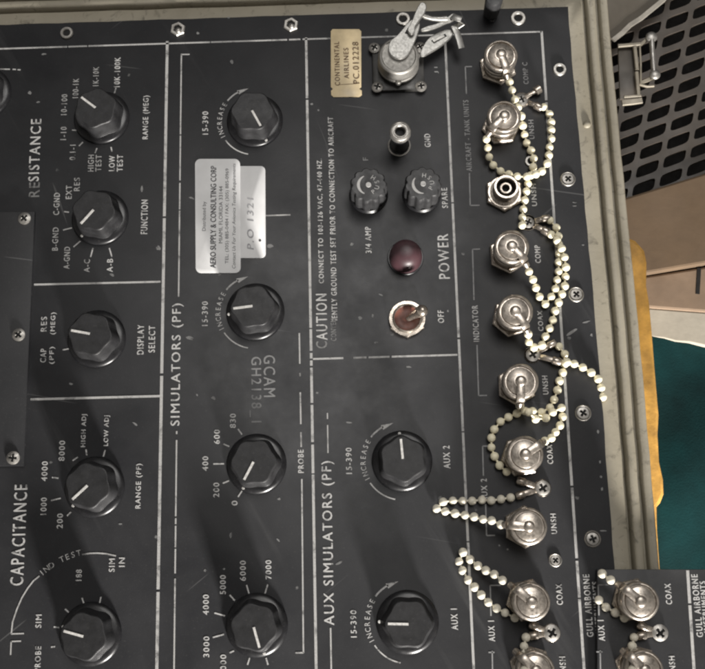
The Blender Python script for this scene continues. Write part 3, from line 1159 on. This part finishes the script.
def make_connector(loc, parent):
    b = MB()
    prof = [(15.2, 6.6), (15.4, 8.4), (14.6, 9)]
    for k in range(5):
        prof += [(13.4, 9.6 + k * 1.8), (14.0, 10.5 + k * 1.8)]
    prof += [(12, 18.6)]
    b.lathe(prof, 40)
    c = b.build('connector', M['nickel'], parent, loc)
    b = MB()
    b.loft([[(x * 20.6, y * 20.6, 0.1) for x, y in HEX], [(x * 21, y * 21, 0.8) for x, y in HEX], [(x * 21, y * 21, 4.6) for x, y in HEX], [(x * 19.4, y * 19.4, 5.9) for x, y in HEX]])
    b.build('hex_nut', M['nickel'], c, smooth=25)
    b = MB()
    b.lathe([(17.4, 5.7), (17.8, 6.3), (17.2, 7), (14, 7.1)], 40)
    b.build('washer', M['nickel'], c)
    return c


CH = 33.0
caps_px = [((501.3, 54), (4.5, -17), 0.62), ((504.5, 115.5), (-15, -15), 0.1), ((512, 246), (11.5, -14), 0.55), ((515.5, 311), (9, -15), 0.3), ((521, 381), (-1, -17), 0.5),
           ((525.5, 454), (18, 11), 0.15), ((529, 526.5), (-20, 2), 0.5), ((531.8, 602), (-16, 14), 0.2), ((536, 671), (-12, 12), 0.75)]
cn0 = None


def connector_at(cap, rot, parent, off, base_z=0.0):
    global cn0
    top = at(cap[0], cap[1], CH + base_z)
    loc = Vector((top.x, top.y, base_z)) - off
    if cn0 is None:
        cn0 = make_connector(loc, parent)
        c = cn0
    else:
        c = dup(cn0, parent)
        c.location = loc * S
    c.rotation_euler = (0, 0, rot)
    return Vector((top.x, top.y, base_z))


cap_bases = [connector_at(c, r, panel, pc) for c, d, r in caps_px]
# the open one
tp = at(506.4, 186.6, 22)
b = MB()
b.lathe([(15.2, 6.6), (15.4, 8.4), (13, 9), (12.4, 10), (12.4, 18), (13.2, 18.6), (13.2, 21.4), (12.4, 22), (10.6, 22), (10.2, 21), (10.2, 10), (6.4, 10), (6.4, 17.6), (5.8, 18.2), (4.2, 18), (3.8, 10)], 48, cap1=False)
b.mi = 1
b.lathe([(10.3, 10.2), (0.05, 10.2)], 32, cap0=False)
oc = b.build('open_connector', [M['nickel'], M['hole']], panel, Vector((tp.x, tp.y, 0)) - pc)
for ch in cn0.children:
    dup(ch, oc).rotation_euler = (0, 0, 0.5)

# ------------------------------------------------------------------ dust caps with their bead chains
def catmull(pts, per=10):
    out_ = []
    n = len(pts)
    for i in range(n - 1):
        p0, p1, p2, p3 = pts[max(i - 1, 0)], pts[i], pts[i + 1], pts[min(i + 2, n - 1)]
        for k in range(per):
            t = k / per
            out_.append(0.5 * ((2 * p1) + (p2 - p0) * t + (2 * p0 - 5 * p1 + 4 * p2 - p3) * t * t + (3 * p1 - p0 - 3 * p2 + p3) * t ** 3))
    out_.append(pts[-1])
    return out_


all_beads = []
DEFAULT_R, PITCH = 4.25, 9.7


def chain_mesh(px_pts, off, r=DEFAULT_R, pitch=PITCH, bz=0.0, head=None, tail=None):
    """px_pts: (px, py, z). Beads strung along the path; lifted where they meet another bead."""
    pts = [at(p[0], p[1], p[2] + bz) for p in px_pts]
    if head is not None and (pts[0] - head).length > 7:
        pts.insert(0, head)
    if tail is not None and (pts[-1] - tail).length > 6:
        pts.append(tail)
    sm = catmull(pts)
    pos, acc, last = [sm[0]], 0.0, sm[0]
    for p in sm[1:]:
        while (p - last).length >= pitch:
            last = last + (p - last).normalized() * pitch
            pos.append(last.copy())
    for i, p in enumerate(pos):
        for _ in range(6):
            hit = False
            for q in all_beads:
                dd = (p - q)
                if dd.length < 2 * r * 0.97:
                    hxy = Vector((dd.x, dd.y)).length
                    p.z = q.z + math.sqrt(max(0, (2 * r) ** 2 - hxy ** 2)) * 0.98
                    hit = True
            if not hit:
                break
    for p in pos[1:-1]:
        p.x += random.uniform(-0.5, 0.5)
        p.y += random.uniform(-0.5, 0.5)
    all_beads.extend(pos)
    b = MB()
    for p in pos:
        b.ball(p - off, r * random.uniform(0.95, 1.04), 20, 12)
    for p, q in zip(pos, pos[1:]):
        b.tube([p - off, q - off], 1.0, 6)
    return b, pos


def make_cap(loc, label, group, ang, rot=0.0):
    t = thing('dust_cap', loc, label, 'dust cap', group)
    b = MB()
    z0 = 15.5
    b.lathe([(14.3, z0), (17.0, z0), (17.6, z0 + .7), (17.6, z0 + 3), (16.9, z0 + 3.6), (16.2, z0 + 4.4), (16.2, z0 + 5.4), (17.4, z0 + 6.2), (17.9, z0 + 7.2), (17.9, z0 + 14.4),
             (17.2, z0 + 15.6), (16.4, z0 + 16), (15.5, z0 + 15.7), (15.2, z0 + 13), (14.0, z0 + 13), (13.7, z0 + 15.5), (13.0, z0 + 16.1), (0.1, z0 + 16.3)], 64)
    b.build('cap_body', M['nickel_cap'], t, smooth=40)
    b = MB()
    b.lathe([(7.2, z0 + 16.2), (7.0, z0 + 17.2), (5.6, z0 + 17.4), (5.4, z0 + 18.6), (4.6, z0 + 20), (2.6, z0 + 20.6), (0.1, z0 + 20.8)], 36)
    b.build('swivel_rivet', M['nickel_cap'], t, smooth=45)
    ca, sa = math.cos(ang), math.sin(ang)
    s = MB()
    Lr = 24
    ra = [(4.5, 33.6), (9, 33.8), (14, 33.8), (17.5, 33.2), (19.6, 31), (20.4, 28), (20.8, 24)]
    s.tube([(ca * r, sa * r, z) for r, z in ra], 1, flat=(8.2, 1.4))
    s.tube([(ca * 20.6, sa * 20.6, 26.5), (ca * 24.5, sa * 24.5, 23)], [3.6, 3.3], 14)
    s.build('strap', M['nickel_cap'], t, smooth=45)
    return t


def lug(parent, off, screw_px, end_px, z=1.2, zend=5.0):
    """ring terminal under a screw with an arm and a folded bead coupling"""
    b = MB()
    s0 = at(screw_px[0], screw_px[1], z) - off
    e0 = at(end_px[0], end_px[1], zend) - off
    b.lathe([(8.6, 0), (8.6, 1.3), (8.2, 1.6), (4, 1.6)], 30, Matrix.Translation(s0 - Vector((0, 0, z - 0.15))))
    d = (e0 - s0)
    dn = Vector((d.x, d.y, 0)).normalized()
    b.tube([s0 + dn * 7, s0.lerp(e0, 0.45) + Vector((0, 0, 0.6)), s0.lerp(e0, 0.8) + Vector((0, 0, 0.8)), e0], 1, flat=(5.4, 1.5))
    b.tube([e0 - dn * 4.5, e0 - dn * 3.2, e0 + dn * 3.6, e0 + dn * 5], [3.2, 4.2, 4.2, 3.2], 14)
    return b.build('anchor_lug', M['nickel'], parent, smooth=45)


G = 'dust caps on the connector column'
L = ['nickel dust cap on the topmost connector beside the faint COMP C marking',
     'nickel dust cap just above the open threaded connector, chain looping down its left side',
     'nickel dust cap beside the COMP marking, just below the open connector',
     'nickel dust cap beside the INDICATOR lettering, strap pointing at a folded chain',
     'nickel dust cap just above the knotted chain, its strap pointing straight down',
     'nickel dust cap ringed on the left by a drooping chain, strap pointing up right',
     'nickel dust cap with a long hairpin chain reaching left across the border line',
     'nickel dust cap beside AUX 1 whose chain forms a slanting loop to the left',
     'nickel dust cap cut off by the lower picture edge, chain hanging straight onto it']
paths = [
    [(509.5, 82, 22), (512.5, 91, 20), (515, 100, 18), (518.5, 110, 16), (522.5, 120, 12), (523.5, 129, 8), (525.5, 138.5, 6), (528.5, 146, 5), (532.8, 153, 5), (534, 161, 5), (532.6, 169, 5),
     (530.6, 176, 5), (528, 183.5, 5), (526, 191, 5), (524.4, 199.5, 5), (523.4, 209, 5), (522.2, 219.5, 7), (522, 229, 9)],
    [(486.5, 139, 20), (487.6, 149.5, 14), (490.4, 159, 8), (494.6, 166, 5), (500.5, 171, 5), (508, 174, 5), (516.5, 176.2, 5), (524, 178.5, 5), (533, 178, 4), (543, 170.5, 5), (547, 163, 5), (549, 156, 5),
     (549.9, 146, 5), (551.3, 137.7, 5), (551.6, 128, 5), (551, 119, 5), (547.5, 110, 5), (543, 106.5, 5)],
    [(529, 271.5, 18), (533.3, 281, 14), (537, 290, 9), (540, 298.7, 6), (544, 304, 5), (549.5, 301, 5), (555, 291, 5), (557, 282, 5), (558.5, 272, 5), (559, 262.5, 5), (559.6, 252, 5), (558.5, 241.7, 5), (557.6, 232, 5), (553.8, 223.5, 5), (548, 219, 5)],
    [(528.7, 340, 16), (532.5, 347, 9), (539, 347.5, 6), (544, 341, 5), (546, 335, 5), (549.6, 328, 5), (552.6, 319, 5), (555, 311, 5), (558.5, 302, 5), (562.3, 293, 5), (564.6, 284, 5), (565.3, 275, 5), (564.6, 265, 5), (562, 255, 5), (558, 246, 5), (553, 238, 5), (548, 232, 5)],
    [(520, 405.6, 18), (526, 412, 10), (535, 411.5, 6), (544, 411.5, 5), (551, 407, 5), (555, 398, 5), (557, 390.5, 5), (559.3, 382, 5), (563, 372.4, 5), (565, 361, 5), (563.6, 351.5, 5), (557.5, 345, 5)],
    [(552.5, 437, 16), (556.6, 430.6, 11), (560.6, 424, 7), (563, 416, 6), (561.5, 408, 9), (555.5, 409, 9), (549.5, 415, 8), (543, 419, 6), (536, 419.5, 6), (530, 416, 7), (523, 412.5, 6), (515, 413.6, 5), (506, 418, 5), (498, 423.3, 5), (493, 432.4, 5), (490.7, 442, 5), (492.3, 452, 5), (496.6, 461.4, 5), (503.5, 469.6, 5), (512.5, 476, 5)],
    [(494, 521, 22), (483, 519.2, 16), (471.6, 516.7, 9), (460.3, 514.7, 6), (449.8, 512.3, 5), (439.9, 510.3, 5), (433, 506.7, 7), (431.5, 502.8, 11), (437, 501.6, 8), (449.8, 501.2, 5), (460.3, 501.1, 5), (470.6, 500.8, 5), (481.2, 500.4, 5), (491.5, 500.2, 5), (502, 499.2, 5), (512.3, 497.4, 5)],
    [(502.5, 580.3, 22), (493, 574, 17), (483.5, 568.6, 11), (474, 563, 7), (466, 556, 6), (460, 550, 9), (457, 555, 7), (460, 564.6, 5), (464, 573.6, 5), (469.6, 582.4, 5), (477, 590.6, 5), (484.6, 598.3, 5), (492.7, 606, 5), (502, 611.5, 5), (512, 616.5, 5), (522, 621.4, 5)],
    [(526, 637.5, 7), (524, 645, 10), (523, 654, 16), (523.4, 664, 26), (524.5, 672, 34)],
]
lugs = [((528, 222.6), (524, 226)), ((521.7, 99.8), (538, 106.5)), ((528, 222.6), (545.5, 218.8)), ((528, 222.6), (545.5, 231)), ((532.6, 354.8), (551.5, 344.5)), ((542.6, 488), (521.5, 481.5)),
        ((542.6, 488), (520.5, 495)), ((551.6, 632.8), (534, 626)), ((551.6, 632.8), (534, 635.5))]
caps = []
for i, (base, (cp, dr, rot)) in enumerate(zip(cap_bases, caps_px)):
    t = make_cap(base, L[i], G, math.atan2(dr[1], dr[0]))
    an = math.atan2(dr[1], dr[0])
    head = base + Vector((math.cos(an) * 25.5, math.sin(an) * 25.5, 22.0)) if i < 8 else None
    s0_, e0_ = at(*lugs[i][0], 1.2), at(*lugs[i][1], 5.0)
    tail = e0_ + Vector(((e0_ - s0_).x, (e0_ - s0_).y, 0)).normalized() * 6.5 if 0 < i < 8 else None
    bm, pos = chain_mesh(paths[i], base, head=head, tail=tail)
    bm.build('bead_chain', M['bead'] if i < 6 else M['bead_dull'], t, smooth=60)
    if i != 0:
        lug(t, base, *lugs[i])
    caps.append(t)
# coupling strap left of the top lug and the second eye of the first chain
b = MB()
off0 = cap_bases[0]
e = at(537, 90.5, 6) - off0
s0 = at(521.7, 99.8, 1.6) - off0
b.tube([s0, s0.lerp(e, 0.5) + Vector((0, 0, 2)), e], 1, flat=(4.6, 1.4))
b.tube([e - Vector((2, 1, 0)), e + Vector((3, 2, 0))], 5.0, 14)
b.build('coupling', M['nickel'], caps[0], smooth=45)
for px, py, r in ((521.7, 99.8, 7.0), (528, 222.6, 6.2), (532.6, 354.8, 7.2), (542.6, 488, 7.6), (551.6, 632.8, 8.0)):
    screw(px, py, 1.9, r, panel, pc)
eyelet(530.6, 161.6, False, 6.4)

# loose chain hanging over the rim
lc = at(578, 366, 0)
bm, pos = chain_mesh([(566.5, 362.5, 11), (575.6, 364.3, 7), (584.6, 368, 5), (592, 372.5, 5), (598, 378.5, 3), (601, 386.5, 0), (602.3, 394, -2), (602.8, 401, -2.4)], lc)
t = thing('bead_chain', lc, 'loose short bead chain trailing from the column over the case rim', 'chain', None)
bm.build('beads', M['bead'], t, smooth=60)
lug(t, lc, (532.6, 354.8), (556.5, 361), zend=7)

# ------------------------------------------------------------------ cast cover over the power inlet
ct = thing('inlet_cover', bp0, 'dull aluminium cover cap with flat links on the square power inlet', 'cover cap')
b = MB()
b.lathe([(21, 9), (22.2, 9.6), (22.6, 11), (22.6, 13), (21.9, 13.8), (21.9, 26), (21.4, 28.4), (20.2, 29.8), (18.8, 30.2), (18.2, 29.6), (17.6, 28.8), (3, 28.8), (0.1, 28.8)], 72)
for a in (-1.6, 0.35, 2.5):
    b.lathe([(3.2, 11), (3.2, 15), (2.4, 16)], 14, Matrix.Translation((math.cos(a) * 21.8, math.sin(a) * 22.6, 0)))
b.build('cap_body', M['alum_dull'], ct, smooth=24)


def outline_part(name, pxs, z0, z1, m, holes=None, ch=0.5, tilt=0.0):
    b = MB()
    pts = [at(x, y, z1) for x, y in pxs]
    poly = [(p.x - bp0.x, p.y - bp0.y) for p in pts]
    ar = sum(poly[i][0] * poly[(i + 1) % len(poly)][1] - poly[(i + 1) % len(poly)][0] * poly[i][1] for i in range(len(poly)))
    if ar < 0:
        poly.reverse()
    b.prism(poly, z0, z1, ch)
    if holes:
        for h in holes:
            hp = [at(x, y, z1 + 0.15) for x, y in h]
            b.mi = 1
            b.add([(p.x - bp0.x, p.y - bp0.y, z1 + 0.15) for p in hp], [tuple(range(len(hp)))])  # flat dark faces stand for the shade inside openings
            b.mi = 0
    return b.build(name, [m, M['hole']], ct, smooth=18)


def smooth_closed(pts, per=5):
    n = len(pts)
    out_ = []
    P = [Vector(p) for p in pts]
    for i in range(n):
        p0, p1, p2, p3 = P[i - 1], P[i], P[(i + 1) % n], P[(i + 2) % n]
        for k in range(per):
            t = k / per
            q = 0.5 * ((2 * p1) + (p2 - p0) * t + (2 * p0 - 5 * p1 + 4 * p2 - p3) * t * t + (3 * p1 - p0 - 3 * p2 + p3) * t ** 3)
            out_.append((q.x, q.y))
    return out_


outline_part('tongue', smooth_closed([(388.4, 47), (390.5, 40.5), (397, 35), (404, 27), (410.5, 20), (417, 18.5), (420, 23.5), (418, 33), (414, 43.5), (410.5, 51), (406, 56.5), (400, 58.8), (393.5, 57), (389.4, 52.5)]), 31.5, 34, M['alum'],
             [[(404.5, 33), (408, 27.5), (413, 29.5), (410, 35)]], 0.8)
outline_part('link', smooth_closed([(407.5, 30), (409.5, 25), (412.5, 19), (416, 10), (420.5, 2.5), (424.5, 2.5), (426.5, 6.5), (424.5, 13), (419.5, 20), (415.5, 26), (414.5, 32), (411, 34)], 4), 37, 40, M['alum'], None, 0.8)
outline_part('lever_arm', smooth_closed([(420, 53), (426, 41), (434, 34), (446, 29), (453, 31), (451, 37), (442, 45), (432, 51.5), (423, 56)]), 16, 19, M['alum'],
             [[(431, 40.5), (445, 33.5), (447, 36), (434, 43.5)]], 0.8)
b = MB()
for a, c in (((433, 41), (444, 35.5)),):
    b.tube([at(*a, 19.8) - bp0, at(*c, 19.8) - bp0], 1, flat=(3, 1.6))
b.build('lever_rib', M['alum'], ct)
outline_part('link', smooth_closed([(421, 28.5), (428, 25.5), (437, 23), (446, 17.5), (453, 13), (456, 15), (453.5, 20), (446, 23), (437, 27), (428, 30), (422, 30.5)], 4), 27, 30, M['alum'],
             [[(449.5, 18.5), (452.5, 16), (453.5, 18.5), (451, 20.5)]], 0.8)
b = MB()
b.tube([at(x, y, z) - bp0 for x, y, z in ((420, 13, 36), (425, 16.5, 34), (432, 18.5, 32), (440, 19, 31), (447, 18.5, 31))], [2.6, 3.0, 2.6, 3.0, 3.4], 10)
b.build('pin_link', M['alum'], ct, smooth=50)
b = MB()
b.tube([at(x, y, z) - bp0 for x, y, z in ((452, 16, 30), (457, 18, 33), (461, 19, 32), (462, 23, 27), (458, 26, 24), (454, 27, 23), (457, 33, 22), (459.5, 40, 21), (461.5, 48, 19))], 1, flat=(7, 2))
b.build('hook_clip', M['alum'], ct, smooth=45)

# ------------------------------------------------------------------ stickers
def sticker(name, pts, z, m, label, cat, thick=0.35, group=None):
    q = [at(x, y, z) for x, y in pts]
    c = Vector((sum(p.x for p in q) / len(q), sum(p.y for p in q) / len(q), z))
    poly = [(p.x - c.x, p.y - c.y) for p in q]
    ar = sum(poly[i][0] * poly[(i + 1) % len(poly)][1] - poly[(i + 1) % len(poly)][0] * poly[i][1] for i in range(len(poly)))
    if ar < 0:
        poly.reverse()
    t = thing(name, c, label, cat, group)
    b = MB()
    b.prism(poly, 0.05 - z * 0 - thick, 0.0, 0.1)
    b.build('paper', m, t, (0, 0, 0), smooth=30)
    return t, c


def rrect(x0, y0, x1, y1, r, sk=0.0):
    o = []
    for cx, cy, a0 in ((x1 - r, y0 + r, -90), (x1 - r, y1 - r, 0), (x0 + r, y1 - r, 90), (x0 + r, y0 + r, 180)):
        for i in range(7):
            a = math.radians(a0 + 15 * i)
            o.append((cx + r * math.cos(a) + sk * (cy - y0), cy + r * math.sin(a)))
    return o


t, c = sticker('paper_label', rrect(195, 158.8, 240, 273, 5.5, 0.006), 1.0, M['paper'], 'white rounded label printed with a supplier address', 'label', 0.4)
pr = Print(1.12)
pr.text('Distributed by', 204.6, 201.5, 230.7, 4.6, sp=1.0, dbl=0)
pr.text('AERO SUPPLY & CONSULTING CORP', 213.4, 165.5, 267.6, 5.6, sp=1.0)
pr.text('MIAMI, FLORIDA 33144', 221, 186, 243, 4.4, sp=1.0, dbl=0)
pr.text('TEL: (305) 885-0484 / FAX: (305) 885-0969', 227.4, 168, 263, 4.4, sp=1.0, dbl=0)
pr.text('Contact Us For Your Avionics Testing Requirements', 234.4, 163, 268, 4.4, shear=0.25, sp=1.0, dbl=0)
pr.build('printed_text', M['ink_dark'], t, -c)
t, c = sticker('paper_label', rrect(234, 166, 265.2, 258, 4.5, 0.006), 0.5, M['paper'], 'white blank label with faint pencil number, tucked under the printed one', 'label', 0.4)
pr = Print(0.62)
pr.text('P.O 1321', 250.5, 198, 249, 6.5, shear=0.2)
pr.build('pencil_writing', M['ink_pencil'], t, -c)
pr = Print(0.62)
pr.disc(260, 240.4, 1.4)
pr.build('ink_spot', M['ink_dark'], t, -c)
tp_pts = [(332.5, 29), (359, 29), (361.2, 31), (361.2, 87), (359, 88.6), (361.8, 90.4), (361.8, 95), (359, 96.8), (333.5, 97), (331.2, 95), (331, 90.6), (333, 88.8), (330.8, 87), (330.8, 31)]
t, c = sticker('tape_label', tp_pts, 0.7, M['tape'], 'yellowed tape tag with brown stamped letters beside the power inlet', 'label', 0.5)
pr = Print(0.85)
pr.text('CONTINENTAL', 337.2, 41.6, 85.5, 5)
pr.text('AIRLINES', 346.4, 48, 78.6, 5)
pr.text('PC.012228', 356, 42, 83.5, 6.2)
pr.line((340, 84.5), (357, 83.6), 0.6)
pr.build('stamped_text', M['ink_brown'], t, -c)

# ------------------------------------------------------------------ repeat of the panel's lower right section, built as a slab over the rim
PZ = 7.0
dx = 108.0
q = [at(x, y, PZ) for x, y in ((597.4, 569.6), (840, 569.6), (840, 760), (597.4, 760))]
c2 = Vector((sum(p.x for p in q) / 4, sum(p.y for p in q) / 4, 0))
p2 = thing('small_panel', c2, 'small black panel piece with one whole connector overlapping the case rim', 'panel')
b = MB()
b.prism([(p.x - c2.x, p.y - c2.y) for p in (q[3], q[2], q[1], q[0])], 1.0, PZ, 0.5)
b.build('face_plate', M['panel'], p2)
pr = Print(PZ + 0.25, dx, -0.5)
pr.broken((579.6, 571), (588, 700), 2.9, [(0.255, 0.27)])
pr.build('border_lines', M['line'], p2, -c2)
pr = Print(PZ + 0.25, dx, -0.5)
for a, d in (((500.7, 585.3), (490.2, 585.5)), ((490.2, 585.5), (491, 616)), ((492.2, 651), (492.8, 690)), ((488.5, 652.5), (494.5, 652.5))):
    pr.line(a, d, 1.3)
pr.build('bracket_lines', M['dim'], p2, -c2)
pr = Print(PZ + 0.25, dx, -0.5)
pr.text('AUX 1', 493.5, 621, 641.6, 6.2)
pr.text('COAX', 560.5, 584.5, 605, 6)
pr.text('UNSH', 564.5, 657, 677, 6)
pr.text('GULL AIRBORNE', 589.3, 575, 637.5, 6.4)
pr.text('INSTRUMENTS', 597, 582, 633, 6)
pr.build('lettering', M['ink'], p2, -c2)
L2 = ['nickel dust cap on the small overlapping panel, its chain ending at the panel edge', 'nickel dust cap at the bottom edge of the small overlapping panel']
P2 = [[(610.8, 580, 24), (601.5, 573.2, 20), (592.5 + 7, 571.5, 19)], [(634, 637.5, 7), (632, 645, 10), (631, 654, 16), (631.4, 664, 26), (632.5, 672, 34)]]
PB = [(599, 600, 5), (605, 606.5, 5), (613, 612, 5), (623, 617.5, 5), (631, 621.4, 5)]
for i, k in enumerate((7, 8)):
    cp, dr, rot = caps_px[k]
    base = connector_at((cp[0] + dx + 1, cp[1] - 0.5), rot, p2, c2, PZ)
    t = make_cap(base, L2[i], 'dust caps on the small panel', math.atan2(dr[1], dr[0]))
    bm, pos = chain_mesh(P2[i], base, bz=PZ)
    if i == 0:
        b2, pos = chain_mesh(PB, base, bz=PZ)
        bm.add(b2.v, b2.f)
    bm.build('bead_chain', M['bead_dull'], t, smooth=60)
    lug(t, base, (lugs[k][0][0] + dx, lugs[k][0][1]), (lugs[k][1][0] + dx, lugs[k][1][1]), z=PZ + 1.2, zend=PZ + 5)
screw(551.6 + dx, 632.8, PZ + 1.9, 8.0, p2, c2)
